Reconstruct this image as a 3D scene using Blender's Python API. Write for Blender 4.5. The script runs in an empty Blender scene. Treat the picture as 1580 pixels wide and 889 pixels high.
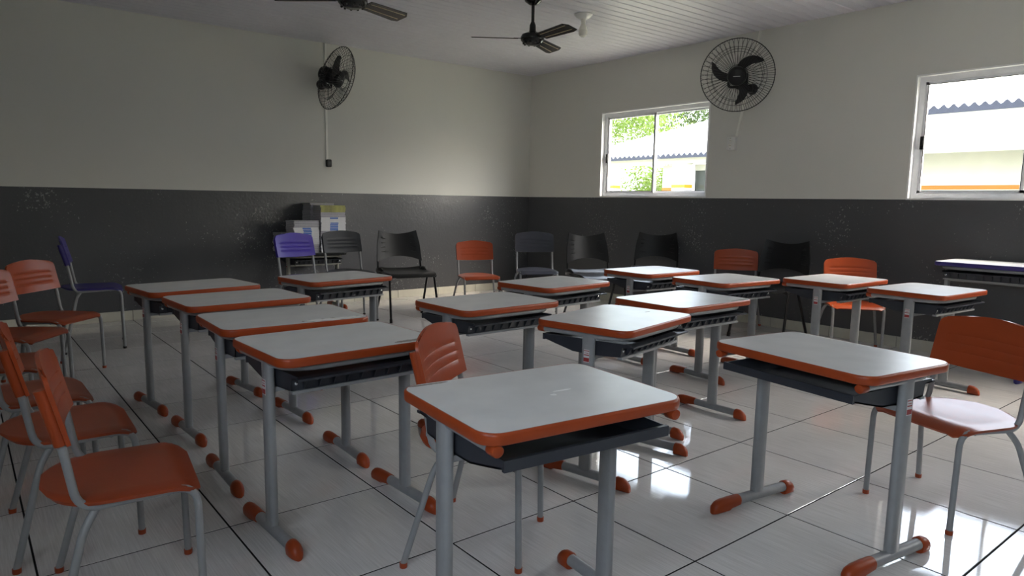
import bpy, math, random
from mathutils import Vector, Matrix

R = math.radians
scene = bpy.context.scene
col = scene.collection

# ------------------------------------------------------------------ camera
FPX, YAW, PITCH, ROLL = 1067.49, 0.66607, 0.13161, 0.01499
CAM = Vector((-0.124, -4.569, 1.130))
W, H, PX, PY = 1580.0, 889.0, 768.86, 452.0
cam_d = bpy.data.cameras.new('camera')
cam_d.sensor_fit = 'HORIZONTAL'
cam_d.sensor_width = 36.0
cam_d.lens = FPX / W * 36.0
cam_d.shift_x = (W / 2 - PX) / W
cam_d.shift_y = (PY - H / 2) / W
cam_d.clip_start = 0.05
cam_d.clip_end = 300
cam = bpy.data.objects.new('camera', cam_d)
col.objects.link(cam)
fwd = Vector((math.sin(YAW) * math.cos(PITCH), math.cos(YAW) * math.cos(PITCH), -math.sin(PITCH)))
right0 = Vector((math.cos(YAW), -math.sin(YAW), 0))
up0 = right0.cross(fwd)
right = right0 * math.cos(ROLL) + up0 * math.sin(ROLL)
up = -right0 * math.sin(ROLL) + up0 * math.cos(ROLL)
m = Matrix((right, up, -fwd)).transposed().to_4x4()
m.translation = CAM
cam.matrix_world = m
scene.camera = cam

# ------------------------------------------------------------------ room sizes
XL, XR, YF, YB, ZC, ZM = -0.95, 5.857, -6.4, 2.425, 2.728, 1.192
TS = 0.555
# window rectangles: (y0, y1, z0, z1)
WIN_R = [(-0.318, 1.153, 1.196, 2.157), (-3.67, -2.191, 1.190, 2.150), (-5.95, -4.45, 1.190, 2.150)]  # the last one is an unseen window added to brighten the room
WIN_L_ADDED = [(-6.2, -4.7, 1.19, 2.15), (-4.5, -3.5, 1.19, 2.15)]  # unseen windows, added as fill light for the room
WIN_F = []      # in the wall behind the camera: (x0, x1, z0, z1)

# ------------------------------------------------------------------ light
world = bpy.data.worlds.new('world')
scene.world = world
world.use_nodes = True
wn = world.node_tree.nodes
wl = world.node_tree.links
wn.clear()
wo = wn.new('ShaderNodeOutputWorld')
bg = wn.new('ShaderNodeBackground')
sky = wn.new('ShaderNodeTexSky')
sky.sky_type = 'NISHITA'
sky.sun_disc = False
sky.sun_elevation = R(46)
sky.sun_rotation = R(140)
sky.air_density = 1.0
sky.dust_density = 6.0
sky.ozone_density = 1.0
SKY = 2.1
bg.inputs['Strength'].default_value = SKY
haze = wn.new('ShaderNodeMix')          # thin bright cloud over the blue
haze.data_type = 'RGBA'
haze.inputs['Factor'].default_value = 0.65
haze.inputs['B'].default_value = (1.82, 1.92, 2.02, 1)
wl.new(sky.outputs[0], haze.inputs['A'])
wl.new(haze.outputs['Result'], bg.inputs['Color'])
wl.new(bg.outputs[0], wo.inputs['Surface'])

sun_d = bpy.data.lights.new('sun', 'SUN')
sun_d.energy = 0.8
sun_d.angle = R(3)
sun_d.color = (1.0, 0.95, 0.86)
sun = bpy.data.objects.new('sun', sun_d)
col.objects.link(sun)
sun.rotation_euler = Vector((0.28, -0.45, -0.85)).to_track_quat('-Z', 'Y').to_euler()
sun.location = (0, 10, 30)

for (xw, sgn, wins) in ((XR + 0.10, -1, WIN_R), (XL - 0.10, 1, WIN_L_ADDED)):
    for (y0, y1, z0, z1) in wins:            # sky portals in the window openings (they emit nothing themselves)
        ld = bpy.data.lights.new('window_portal', 'AREA')
        ld.shape = 'RECTANGLE'
        ld.size = y1 - y0
        ld.size_y = z1 - z0
        ld.cycles.is_portal = True
        lo = bpy.data.objects.new('window_portal', ld)
        col.objects.link(lo)
        lo.location = (xw, (y0 + y1) / 2, (z0 + z1) / 2)
        lo.rotation_euler = Vector((sgn, 0, 0)).to_track_quat('-Z', 'Z').to_euler()

for (x0, x1, z0, z1) in WIN_F:
    ld = bpy.data.lights.new('window_portal', 'AREA')
    ld.shape = 'RECTANGLE'
    ld.size = x1 - x0
    ld.size_y = z1 - z0
    ld.cycles.is_portal = True
    lo = bpy.data.objects.new('window_portal', ld)
    col.objects.link(lo)
    lo.location = ((x0 + x1) / 2, YF - 0.10, (z0 + z1) / 2)
    lo.rotation_euler = Vector((0, 1, 0)).to_track_quat('-Z', 'Z').to_euler()

scene.view_settings.view_transform = 'Standard'
scene.view_settings.look = 'None'
scene.view_settings.gamma = 1.0
scene.view_settings.use_curve_mapping = False
scene.view_settings.exposure = 1.15
scene.cycles.use_denoising = True
scene.cycles.max_bounces = 10
scene.cycles.diffuse_bounces = 6
scene.cycles.glossy_bounces = 4
scene.cycles.transparent_max_bounces = 12
scene.cycles.sample_clamp_indirect = 8.0

# ------------------------------------------------------------------ materials
def mat(name, color, rough=0.5, metal=0.0, spec=0.5, noise=None, bump=None, coat=0.0):
    """procedural principled material; noise=(scale, amount) varies the colour, bump=(scale, strength) gives fine relief"""
    m = bpy.data.materials.new(name)
    m.use_nodes = True
    nt = m.node_tree
    b = nt.nodes['Principled BSDF']
    b.inputs['Base Color'].default_value = (*color, 1)
    b.inputs['Roughness'].default_value = rough
    b.inputs['Metallic'].default_value = metal
    b.inputs['Specular IOR Level'].default_value = spec
    b.inputs['Coat Weight'].default_value = coat
    tc = nt.nodes.new('ShaderNodeTexCoord')
    if noise:
        n = nt.nodes.new('ShaderNodeTexNoise')
        n.inputs['Scale'].default_value = noise[0]
        n.inputs['Detail'].default_value = 4
        nt.links.new(tc.outputs['Object'], n.inputs['Vector'])
        r = nt.nodes.new('ShaderNodeMapRange')
        r.inputs['From Min'].default_value = 0.3
        r.inputs['From Max'].default_value = 0.7
        r.inputs['To Min'].default_value = 1 - noise[1]
        r.inputs['To Max'].default_value = 1 + noise[1]
        nt.links.new(n.outputs['Fac'], r.inputs['Value'])
        mx = nt.nodes.new('ShaderNodeVectorMath')
        mx.operation = 'SCALE'
        mx.inputs[0].default_value = color
        nt.links.new(r.outputs[0], mx.inputs['Scale'])
        nt.links.new(mx.outputs[0], b.inputs['Base Color'])
    if bump:
        n = nt.nodes.new('ShaderNodeTexNoise')
        n.inputs['Scale'].default_value = bump[0]
        n.inputs['Detail'].default_value = 3
        nt.links.new(tc.outputs['Object'], n.inputs['Vector'])
        bp = nt.nodes.new('ShaderNodeBump')
        bp.inputs['Strength'].default_value = bump[1]
        bp.inputs['Distance'].default_value = 0.01
        nt.links.new(n.outputs['Fac'], bp.inputs['Height'])
        nt.links.new(bp.outputs[0], b.inputs['Normal'])
    return m

M = {}
M['laminate'] = mat('laminate', (0.68, 0.68, 0.675), 0.30, noise=(9, 0.06))
M['laminate_worn'] = mat('laminate_worn', (0.92, 0.91, 0.88), 0.6, noise=(60, 0.06))
M['laminate_stain'] = mat('laminate_stain', (0.27, 0.24, 0.21), 0.5, noise=(70, 0.25))
M['orange'] = mat('orange_plastic', (0.32, 0.053, 0.013), 0.36, spec=0.3, noise=(14, 0.06))
M['orange_seat'] = mat('orange_seat_plastic', (0.32, 0.053, 0.014), 0.32, spec=0.35, noise=(10, 0.05), bump=(220, 0.03))
M['purple'] = mat('violet_blue_plastic', (0.052, 0.028, 0.32), 0.36, spec=0.25, noise=(10, 0.05))
M['blue_edge'] = mat('navy_plastic', (0.030, 0.022, 0.16), 0.35)
M['char'] = mat('charcoal_chair_plastic', (0.026, 0.029, 0.035), 0.36, spec=0.3, noise=(10, 0.06))
M['slate'] = mat('slate_chair_plastic', (0.050, 0.053, 0.070), 0.36, spec=0.35, noise=(10, 0.06))
M['black'] = mat('black_plastic', (0.007, 0.007, 0.008), 0.36, spec=0.35, noise=(12, 0.1))
M['tray'] = mat('tray_plastic', (0.030, 0.033, 0.041), 0.38, noise=(20, 0.1))
M['steel'] = mat('grey_painted_steel', (0.275, 0.278, 0.278), 0.36, spec=0.4, noise=(25, 0.06))
M['steel_beige'] = mat('beige_painted_steel', (0.33, 0.32, 0.27), 0.4, noise=(25, 0.06))
M['chrome'] = mat('screw_metal', (0.7, 0.7, 0.7), 0.25, metal=1.0)
M['dark_hole'] = mat('rubber', (0.012, 0.010, 0.009), 0.7)
M['fan_black'] = mat('fan_gloss_black', (0.008, 0.007, 0.007), 0.18, noise=(15, 0.1))
M['fan_wire'] = mat('fan_wire', (0.012, 0.012, 0.012), 0.4)
M['blade'] = mat('fan_blade_dark', (0.030, 0.028, 0.026), 0.22, noise=(8, 0.15))
M['gilt'] = mat('blade_stripe', (0.45, 0.36, 0.20), 0.3)
M['badge'] = mat('badge_grey', (0.45, 0.45, 0.45), 0.4)
M['white_pl'] = mat('white_plastic', (0.72, 0.72, 0.70), 0.35, noise=(10, 0.03))
M['conduit'] = mat('conduit_plastic', (0.82, 0.81, 0.75), 0.4, noise=(10, 0.04))
M['bulb'] = mat('bulb_glass', (0.78, 0.77, 0.70), 0.12)
M['alu'] = mat('white_aluminium', (0.80, 0.81, 0.83), 0.32, noise=(18, 0.04))
M['seal'] = mat('window_seal', (0.02, 0.02, 0.022), 0.5)
M['jamb'] = mat('window_reveal', (0.85, 0.85, 0.84), 0.5, noise=(10, 0.03))
M['grout'] = mat('grout', (0.014, 0.013, 0.012), 0.9, spec=0.1, noise=(30, 0.2))
M['skirt'] = mat('skirting_tile', (0.60, 0.585, 0.50), 0.16, noise=(8, 0.06))
M['paper'] = mat('page_edges', (0.40, 0.39, 0.43), 0.75, noise=(120, 0.12))
M['cover'] = mat('white_cover', (0.74, 0.74, 0.75), 0.3, noise=(20, 0.05))
M['cover_blue'] = mat('blue_print', (0.035, 0.14, 0.52), 0.35)
M['cover_violet'] = mat('violet_print', (0.13, 0.07, 0.36), 0.35)
M['cover_green'] = mat('olive_cover', (0.30, 0.29, 0.07), 0.35, noise=(25, 0.4))
M['cover_grey'] = mat('grey_cover', (0.26, 0.25, 0.25), 0.4, noise=(20, 0.15))
M['label_white'] = mat('sticker_white', (0.62, 0.60, 0.60), 0.4)
M['label_red'] = mat('sticker_red', (0.32, 0.035, 0.035), 0.4)
M['ext_wall'] = mat('cream_render', (0.42, 0.41, 0.355), 0.8, noise=(3, 0.04))
M['ext_white'] = mat('white_render', (0.74, 0.74, 0.72), 0.8, noise=(3, 0.03))
M['ext_yellow'] = mat('yellow_band', (0.46, 0.28, 0.01), 0.7)
M['ext_orange'] = mat('orange_band', (0.34, 0.115, 0.008), 0.7)
M['ext_roof'] = mat('fibre_cement', (0.42, 0.42, 0.41), 0.8, noise=(4, 0.06))
M['ext_eave_shade'] = mat('eave_shade', (0.020, 0.022, 0.036), 0.7, noise=(12, 0.2))  # shade at the roof sheet ends, put into a near-black colour
M['ext_glass'] = mat('dark_window', (0.05, 0.055, 0.05), 0.06)
M['ext_frame'] = mat('dark_frame', (0.12, 0.12, 0.12), 0.4)
M['leaf'] = mat('leaf_light', (0.10, 0.16, 0.022), 0.5, noise=(1.2, 0.35))
M['leaf_dark'] = mat('leaf_dark', (0.045, 0.075, 0.02), 0.5, noise=(1.2, 0.35))
M['bark'] = mat('bark', (0.12, 0.09, 0.06), 0.9, noise=(6, 0.3))
M['ground'] = mat('ground_paving', (0.30, 0.30, 0.22), 0.9, noise=(2, 0.1))
M['backing'] = mat('ceiling_shadow_gap', (0.30, 0.30, 0.33), 0.7, noise=(5, 0.05))

def leaf_translucent(m):
    nt = m.node_tree
    b = nt.nodes['Principled BSDF']
    out = [n for n in nt.nodes if n.type == 'OUTPUT_MATERIAL'][0]
    t = nt.nodes.new('ShaderNodeBsdfTranslucent')
    c = b.inputs['Base Color'].default_value
    t.inputs['Color'].default_value = (c[0] * 1.3, c[1] * 1.3, c[2], 1)
    mx = nt.nodes.new('ShaderNodeMixShader')
    mx.inputs[0].default_value = 0.4
    nt.links.new(b.outputs[0], mx.inputs[1])
    nt.links.new(t.outputs[0], mx.inputs[2])
    nt.links.new(mx.outputs[0], out.inputs['Surface'])
leaf_translucent(M['leaf'])
leaf_translucent(M['leaf_dark'])

def glass_material():
    m = bpy.data.materials.new('window_glass')
    m.use_nodes = True
    nt = m.node_tree
    nt.nodes.clear()
    out = nt.nodes.new('ShaderNodeOutputMaterial')
    tr = nt.nodes.new('ShaderNodeBsdfTransparent')
    tr.inputs[0].default_value = (0.93, 0.95, 0.94, 1)
    gl = nt.nodes.new('ShaderNodeBsdfGlossy')
    gl.inputs['Roughness'].default_value = 0.01
    # Schlick reflectance of a thin pane, the same from both sides: 0.06 + 0.94 (1 - |cos|)^5
    geo = nt.nodes.new('ShaderNodeNewGeometry')
    dot = nt.nodes.new('ShaderNodeVectorMath')
    dot.operation = 'DOT_PRODUCT'
    nt.links.new(geo.outputs['Incoming'], dot.inputs[0])
    nt.links.new(geo.outputs['True Normal'], dot.inputs[1])
    def op(kind, a, b):
        n_ = nt.nodes.new('ShaderNodeMath')
        n_.operation = kind
        for k_, v_ in enumerate((a, b)):
            if v_ is None:
                continue
            if hasattr(v_, 'is_output'):
                nt.links.new(v_, n_.inputs[k_])
            else:
                n_.inputs[k_].default_value = v_
        return n_.outputs[0]
    c_ = op('ABSOLUTE', dot.outputs['Value'], None)
    f_ = op('POWER', op('SUBTRACT', 1.0, c_), 5.0)
    f_ = op('ADD', op('MULTIPLY', f_, 0.94), 0.06)
    mx = nt.nodes.new('ShaderNodeMixShader')
    nt.links.new(f_, mx.inputs[0])
    nt.links.new(tr.outputs[0], mx.inputs[1])
    nt.links.new(gl.outputs[0], mx.inputs[2])
    nt.links.new(mx.outputs[0], out.inputs['Surface'])
    return m
M['glass'] = glass_material()

def tile_material():
    m = mat('porcelain_tile', (0.56, 0.54, 0.51), 0.07, spec=0.55)
    nt = m.node_tree
    b = nt.nodes['Principled BSDF']
    tc = nt.nodes.new('ShaderNodeTexCoord')
    geo = nt.nodes.new('ShaderNodeNewGeometry')
    mp = nt.nodes.new('ShaderNodeMapping')
    mp.inputs['Scale'].default_value = (230, 6, 1)
    n1 = nt.nodes.new('ShaderNodeTexNoise')
    n1.inputs['Scale'].default_value = 1
    n1.inputs['Detail'].default_value = 3
    nt.links.new(geo.outputs['Position'], mp.inputs['Vector'])
    nt.links.new(mp.outputs[0], n1.inputs['Vector'])
    n2 = nt.nodes.new('ShaderNodeTexNoise')
    n2.inputs['Scale'].default_value = 2.2
    n2.inputs['Detail'].default_value = 5
    nt.links.new(geo.outputs['Position'], n2.inputs['Vector'])
    cr = nt.nodes.new('ShaderNodeValToRGB')
    cr.color_ramp.elements[0].position = 0.30
    cr.color_ramp.elements[0].color = (0.60, 0.585, 0.565, 1)
    cr.color_ramp.elements[1].position = 0.70
    cr.color_ramp.elements[1].color = (0.74, 0.725, 0.705, 1)
    nt.links.new(n1.outputs['Fac'], cr.inputs[0])
    mr = nt.nodes.new('ShaderNodeMapRange')
    mr.inputs['From Min'].default_value = 0.35
    mr.inputs['From Max'].default_value = 0.7
    mr.inputs['To Min'].default_value = 1.04
    mr.inputs['To Max'].default_value = 0.90
    nt.links.new(n2.outputs['Fac'], mr.inputs['Value'])
    vm = nt.nodes.new('ShaderNodeVectorMath')
    vm.operation = 'SCALE'
    nt.links.new(cr.outputs[0], vm.inputs[0])
    nt.links.new(mr.outputs[0], vm.inputs['Scale'])
    nt.links.new(vm.outputs[0], b.inputs['Base Color'])
    r2 = nt.nodes.new('ShaderNodeMapRange')
    r2.inputs['From Min'].default_value = 0.35
    r2.inputs['From Max'].default_value = 0.75
    r2.inputs['To Min'].default_value = 0.02
    r2.inputs['To Max'].default_value = 0.075
    nt.links.new(n2.outputs['Fac'], r2.inputs['Value'])
    nt.links.new(r2.outputs[0], b.inputs['Roughness'])
    bp = nt.nodes.new('ShaderNodeBump')
    bp.inputs['Strength'].default_value = 0.02
    bp.inputs['Distance'].default_value = 0.004
    nt.links.new(n1.outputs['Fac'], bp.inputs['Height'])
    nt.links.new(bp.outputs[0], b.inputs['Normal'])
    return m
M['tile'] = tile_material()

def wall_material():
    """cream emulsion above, glossy dark enamel dado below the paint line, with chips and trowel relief"""
    m = bpy.data.materials.new('two_tone_wall_paint')
    m.use_nodes = True
    nt = m.node_tree
    L = nt.links.new
    b = nt.nodes['Principled BSDF']
    geo = nt.nodes.new('ShaderNodeNewGeometry')
    sep = nt.nodes.new('ShaderNodeSeparateXYZ')
    L(geo.outputs['Position'], sep.inputs[0])
    lt = nt.nodes.new('ShaderNodeMath')
    lt.operation = 'LESS_THAN'
    L(sep.outputs['Z'], lt.inputs[0])
    lt.inputs[1].default_value = ZM
    n1 = nt.nodes.new('ShaderNodeTexNoise')
    n1.inputs['Scale'].default_value = 1.6
    n1.inputs['Detail'].default_value = 4
    L(geo.outputs['Position'], n1.inputs['Vector'])
    cu = nt.nodes.new('ShaderNodeValToRGB')
    cu.color_ramp.elements[0].color = (0.64, 0.64, 0.595, 1)
    cu.color_ramp.elements[1].color = (0.68, 0.68, 0.635, 1)
    L(n1.outputs['Fac'], cu.inputs[0])
    cd = nt.nodes.new('ShaderNodeValToRGB')
    cd.color_ramp.elements[0].color = (0.066, 0.068, 0.074, 1)
    cd.color_ramp.elements[1].color = (0.088, 0.090, 0.096, 1)
    L(n1.outputs['Fac'], cd.inputs[0])
    # pale chips, denser in some patches
    chip = nt.nodes.new('ShaderNodeTexNoise')
    chip.inputs['Scale'].default_value = 55
    chip.inputs['Detail'].default_value = 3
    chip.inputs['Roughness'].default_value = 0.6
    L(geo.outputs['Position'], chip.inputs['Vector'])
    patch = nt.nodes.new('ShaderNodeTexNoise')
    patch.inputs['Scale'].default_value = 2.3
    patch.inputs['Detail'].default_value = 3
    mpp = nt.nodes.new('ShaderNodeMapping')
    mpp.inputs['Location'].default_value = (0.4, 0.0, 0.9)
    L(geo.outputs['Position'], mpp.inputs['Vector'])
    L(mpp.outputs[0], patch.inputs['Vector'])
    ad = nt.nodes.new('ShaderNodeMath')
    ad.operation = 'MULTIPLY_ADD'
    ad.inputs[1].default_value = 0.42
    L(patch.outputs['Fac'], ad.inputs[0])
    L(chip.outputs['Fac'], ad.inputs[2])
    th = nt.nodes.new('ShaderNodeMapRange')
    th.inputs['From Min'].default_value = 0.885
    th.inputs['From Max'].default_value = 0.92
    L(ad.outputs[0], th.inputs['Value'])
    mc = nt.nodes.new('ShaderNodeMix')
    mc.data_type = 'RGBA'
    L(th.outputs[0], mc.inputs['Factor'])
    L(cd.outputs[0], mc.inputs['A'])
    mc.inputs['B'].default_value = (0.26, 0.26, 0.26, 1)
    mx = nt.nodes.new('ShaderNodeMix')
    mx.data_type = 'RGBA'
    L(lt.outputs[0], mx.inputs['Factor'])
    L(cu.outputs[0], mx.inputs['A'])
    L(mc.outputs['Result'], mx.inputs['B'])
    L(mx.outputs['Result'], b.inputs['Base Color'])
    ro = nt.nodes.new('ShaderNodeMapRange')
    ro.inputs['To Min'].default_value = 0.75
    ro.inputs['To Max'].default_value = 0.30
    L(lt.outputs[0], ro.inputs['Value'])
    L(ro.outputs[0], b.inputs['Roughness'])
    nb = nt.nodes.new('ShaderNodeTexNoise')
    nb.inputs['Scale'].default_value = 42
    nb.inputs['Detail'].default_value = 4
    L(geo.outputs['Position'], nb.inputs['Vector'])
    st = nt.nodes.new('ShaderNodeMapRange')
    st.inputs['To Min'].default_value = 0.10
    st.inputs['To Max'].default_value = 0.24
    L(lt.outputs[0], st.inputs['Value'])
    bp = nt.nodes.new('ShaderNodeBump')
    bp.inputs['Distance'].default_value = 0.006
    L(st.outputs[0], bp.inputs['Strength'])
    nw_ = nt.nodes.new('ShaderNodeTexNoise')             # slow trowel waves under the fine grain
    nw_.inputs['Scale'].default_value = 7
    nw_.inputs['Detail'].default_value = 2
    L(geo.outputs['Position'], nw_.inputs['Vector'])
    ma = nt.nodes.new('ShaderNodeMath')
    ma.operation = 'MULTIPLY_ADD'
    ma.inputs[1].default_value = 1.6
    L(nw_.outputs['Fac'], ma.inputs[0])
    L(nb.outputs['Fac'], ma.inputs[2])
    L(ma.outputs[0], bp.inputs['Height'])
    L(bp.outputs[0], b.inputs['Normal'])
    return m
M['wall'] = wall_material()
M['pvc'] = mat('pvc_ceiling', (0.66, 0.655, 0.71), 0.42, noise=(3, 0.03))

# ------------------------------------------------------------------ mesh helpers
class MB:
    def __init__(self):
        self.v = []
        self.f = []
    def add(self, verts, faces):
        o = len(self.v)
        self.v += [tuple(p) for p in verts]
        self.f += [tuple(i + o for i in f) for f in faces]
        return self
    def box(self, c, s, rot=None):
        hx, hy, hz = s[0] / 2, s[1] / 2, s[2] / 2
        P = [Vector((x, y, z)) for x in (-hx, hx) for y in (-hy, hy) for z in (-hz, hz)]
        if rot is not None:
            P = [rot @ p for p in P]
        P = [p + Vector(c) for p in P]
        return self.add(P, [(0, 1, 3, 2), (4, 6, 7, 5), (0, 4, 5, 1), (2, 3, 7, 6), (0, 2, 6, 4), (1, 5, 7, 3)])
    def box2(self, a, b):
        return self.box([(a[i] + b[i]) / 2 for i in range(3)], [abs(b[i] - a[i]) for i in range(3)])
    def tube(self, pts, r, n=10, caps=True, sq=1.0, ref=None, closed=False):
        """sweep of a round (or squashed: sq) section; r may be a list; ref fixes the section's first axis"""
        pts = [Vector(p) for p in pts]
        k = len(pts)
        rr = r if isinstance(r, (list, tuple)) else [r] * k
        rings = []
        prev = None
        for i in range(k):
            if closed:
                t = (pts[(i + 1) % k] - pts[i - 1])
            else:
                t = (pts[min(i + 1, k - 1)] - pts[max(i - 1, 0)])
            t.normalize()
            if ref is not None:
                a = Vector(ref) - t * t.dot(Vector(ref))
            elif prev is None:
                a = Vector((0, 0, 1)) if abs(t.z) < 0.9 else Vector((1, 0, 0))
                a = a - t * t.dot(a)
            else:
                a = prev - t * t.dot(prev)
            if a.length < 1e-6:
                a = t.orthogonal()
            a.normalize()
            prev = a
            b = t.cross(a)
            rings.append([pts[i] + a * (math.cos(2 * math.pi * j / n) * rr[i] * sq) + b * (math.sin(2 * math.pi * j / n) * rr[i]) for j in range(n)])
        V = [p for g in rings for p in g]
        F = []
        for i in range(k if closed else k - 1):
            i2 = (i + 1) % k
            for j in range(n):
                j2 = (j + 1) % n
                F.append((i * n + j, i * n + j2, i2 * n + j2, i2 * n + j))
        if caps and not closed:
            F.append(tuple(reversed(range(n))))
            F.append(tuple(range((k - 1) * n, k * n)))
        return self.add(V, F)
    def loft(self, rings, cap=True):
        n = len(rings[0])
        V = [p for g in rings for p in g]
        F = []
        for i in range(len(rings) - 1):
            for j in range(n):
                j2 = (j + 1) % n
                F.append((i * n + j, i * n + j2, (i + 1) * n + j2, (i + 1) * n + j))
        if cap:
            F.append(tuple(reversed(range(n))))
            F.append(tuple(range((len(rings) - 1) * n, len(rings) * n)))
        return self.add(V, F)
    def ringloft(self, rings):
        """like loft but last ring joins the first (a closed band)"""
        n = len(rings[0])
        k = len(rings)
        V = [p for g in rings for p in g]
        F = []
        for i in range(k):
            i2 = (i + 1) % k
            for j in range(n):
                j2 = (j + 1) % n
                F.append((i * n + j, i * n + j2, i2 * n + j2, i2 * n + j))
        return self.add(V, F)
    def lathe(self, prof, n=20, origin=(0, 0, 0), axis=(0, 0, 1)):
        q = Vector((0, 0, 1)).rotation_difference(Vector(axis).normalized())
        rings = []
        for (r, z) in prof:
            rings.append([q @ Vector((r * math.cos(2 * math.pi * j / n), r * math.sin(2 * math.pi * j / n), z)) + Vector(origin) for j in range(n)])
        return self.loft(rings)
    def grid_shell(self, P, th):
        """P[i][j] surface points; gives them thickness th along the surface normal (back side)"""
        a, b = len(P), len(P[0])
        N = [[None] * b for _ in range(a)]
        for i in range(a):
            for j in range(b):
                du = P[min(i + 1, a - 1)][j] - P[max(i - 1, 0)][j]
                dv = P[i][min(j + 1, b - 1)] - P[i][max(j - 1, 0)]
                nn = du.cross(dv)
                N[i][j] = nn.normalized() if nn.length > 1e-12 else Vector((0, 0, 1))
        V = [P[i][j] for i in range(a) for j in range(b)] + [P[i][j] - N[i][j] * th for i in range(a) for j in range(b)]
        o = a * b
        F = []
        for i in range(a - 1):
            for j in range(b - 1):
                q = (i * b + j, (i + 1) * b + j, (i + 1) * b + j + 1, i * b + j + 1)
                F.append(q)
                F.append(tuple(reversed([k + o for k in q])))
        for i in range(a - 1):
            for j in (0, b - 1):
                q = (i * b + j, (i + 1) * b + j, (i + 1) * b + j + o, i * b + j + o)
                F.append(q if j else tuple(reversed(q)))
        for j in range(b - 1):
            for i in (0, a - 1):
                q = (i * b + j, i * b + j + 1, i * b + j + 1 + o, i * b + j + o)
                F.append(q if i == 0 else tuple(reversed(q)))
        return self.add(V, F)
    def build(self, name, material, parent=None, smooth=True, loc=None, recalc=True):
        me = bpy.data.meshes.new(name)
        me.from_pydata(self.v, [], self.f)
        me.update()
        if recalc:
            import bmesh
            bm = bmesh.new()
            bm.from_mesh(me)
            bmesh.ops.recalc_face_normals(bm, faces=bm.faces)
            bm.to_mesh(me)
            bm.free()
        if smooth:
            me.shade_smooth()
            me.set_sharp_from_angle(angle=R(38))
        if material is not None:
            me.materials.append(material)
        o = bpy.data.objects.new(name, me)
        col.objects.link(o)
        if parent is not None:
            o.parent = parent
        if loc is not None:
            o.location = loc
        return o

def empty(name, loc=(0, 0, 0), rz=0.0, rot=None):
    o = bpy.data.objects.new(name, None)
    col.objects.link(o)
    o.empty_display_size = 0.1
    o.location = loc
    o.rotation_euler = rot if rot is not None else (0, 0, rz)
    return o

def tag(o, label=None, category=None, group=None, kind=None):
    if label: o['label'] = label
    if category: o['category'] = category
    if group: o['group'] = group
    if kind: o['kind'] = kind
    return o

def kids(o):
    return [c for c in col.objects if c.parent == o]

def copy_tree(o, parent=None, keep=None):
    c = o.copy()
    col.objects.link(c)
    if parent is not None:
        c.parent = parent
    for ch in TREE.get(o.name, ()):
        copy_tree(ch, c)
    return c

TREE = {}
def index_tree(o):
    ch = kids(o)
    TREE[o.name] = ch
    for c in ch:
        index_tree(c)

def rrect(w, d, r, n=6):
    P = []
    for (cx, cy, a0) in ((w / 2 - r, d / 2 - r, 0), (-w / 2 + r, d / 2 - r, 90), (-w / 2 + r, -d / 2 + r, 180), (w / 2 - r, -d / 2 + r, 270)):
        for i in range(n + 1):
            a = R(a0 + 90 * i / n)
            P.append((cx + r * math.cos(a), cy + r * math.sin(a)))
    return P

def bend(pts, rad, n=5):
    """round the inner corners of a polyline"""
    pts = [Vector(p) for p in pts]
    out = [pts[0]]
    for i in range(1, len(pts) - 1):
        a, b, c = pts[i - 1], pts[i], pts[i + 1]
        r = rad[i - 1] if isinstance(rad, (list, tuple)) else rad
        u = (a - b).normalized()
        w = (c - b).normalized()
        p0 = b + u * r
        p1 = b + w * r
        for k in range(n + 1):
            t = k / n
            out.append(p0 * (1 - t) ** 2 + b * 2 * t * (1 - t) + p1 * t ** 2)
    out.append(pts[-1])
    return out

# ------------------------------------------------------------------ the room
def structure(o):
    o['kind'] = 'structure'
    return o

fl = structure(MB().box2((XL, YF, -0.12), (XR, YB, -0.0012)).build('floor', M['grout'], smooth=False))
tile_mesh = {}
gap = 0.0060
i0, i1 = math.floor(XL / TS), math.ceil(XR / TS)
j0, j1 = math.floor(YF / TS), math.ceil(YB / TS)
for i in range(i0, i1):
    for j in range(j0, j1):
        xa, xb = max(i * TS, XL), min((i + 1) * TS, XR)
        ya, yb = max(j * TS, YF), min((j + 1) * TS, YB)
        w, d = round(xb - xa - gap, 4), round(yb - ya - gap, 4)
        if w < 0.02 or d < 0.02:
            continue
        if (w, d) not in tile_mesh:
            e = 0.0012
            lo = [(x, y) for x, y in ((-w / 2, -d / 2), (w / 2, -d / 2), (w / 2, d / 2), (-w / 2, d / 2))]
            hi = [(x - math.copysign(e, x), y - math.copysign(e, y)) for x, y in lo]
            t = MB().loft([[Vector((x, y, -0.006)) for x, y in lo], [Vector((x, y, -e)) for x, y in lo], [Vector((x, y, 0)) for x, y in hi]]).build('tile', M['tile'], fl, smooth=False)
            tile_mesh[(w, d)] = t.data
        else:
            t = bpy.data.objects.new('tile', tile_mesh[(w, d)])
            col.objects.link(t)
            t.parent = fl
        t.location = ((xa + xb) / 2, (ya + yb) / 2, 0)

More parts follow.
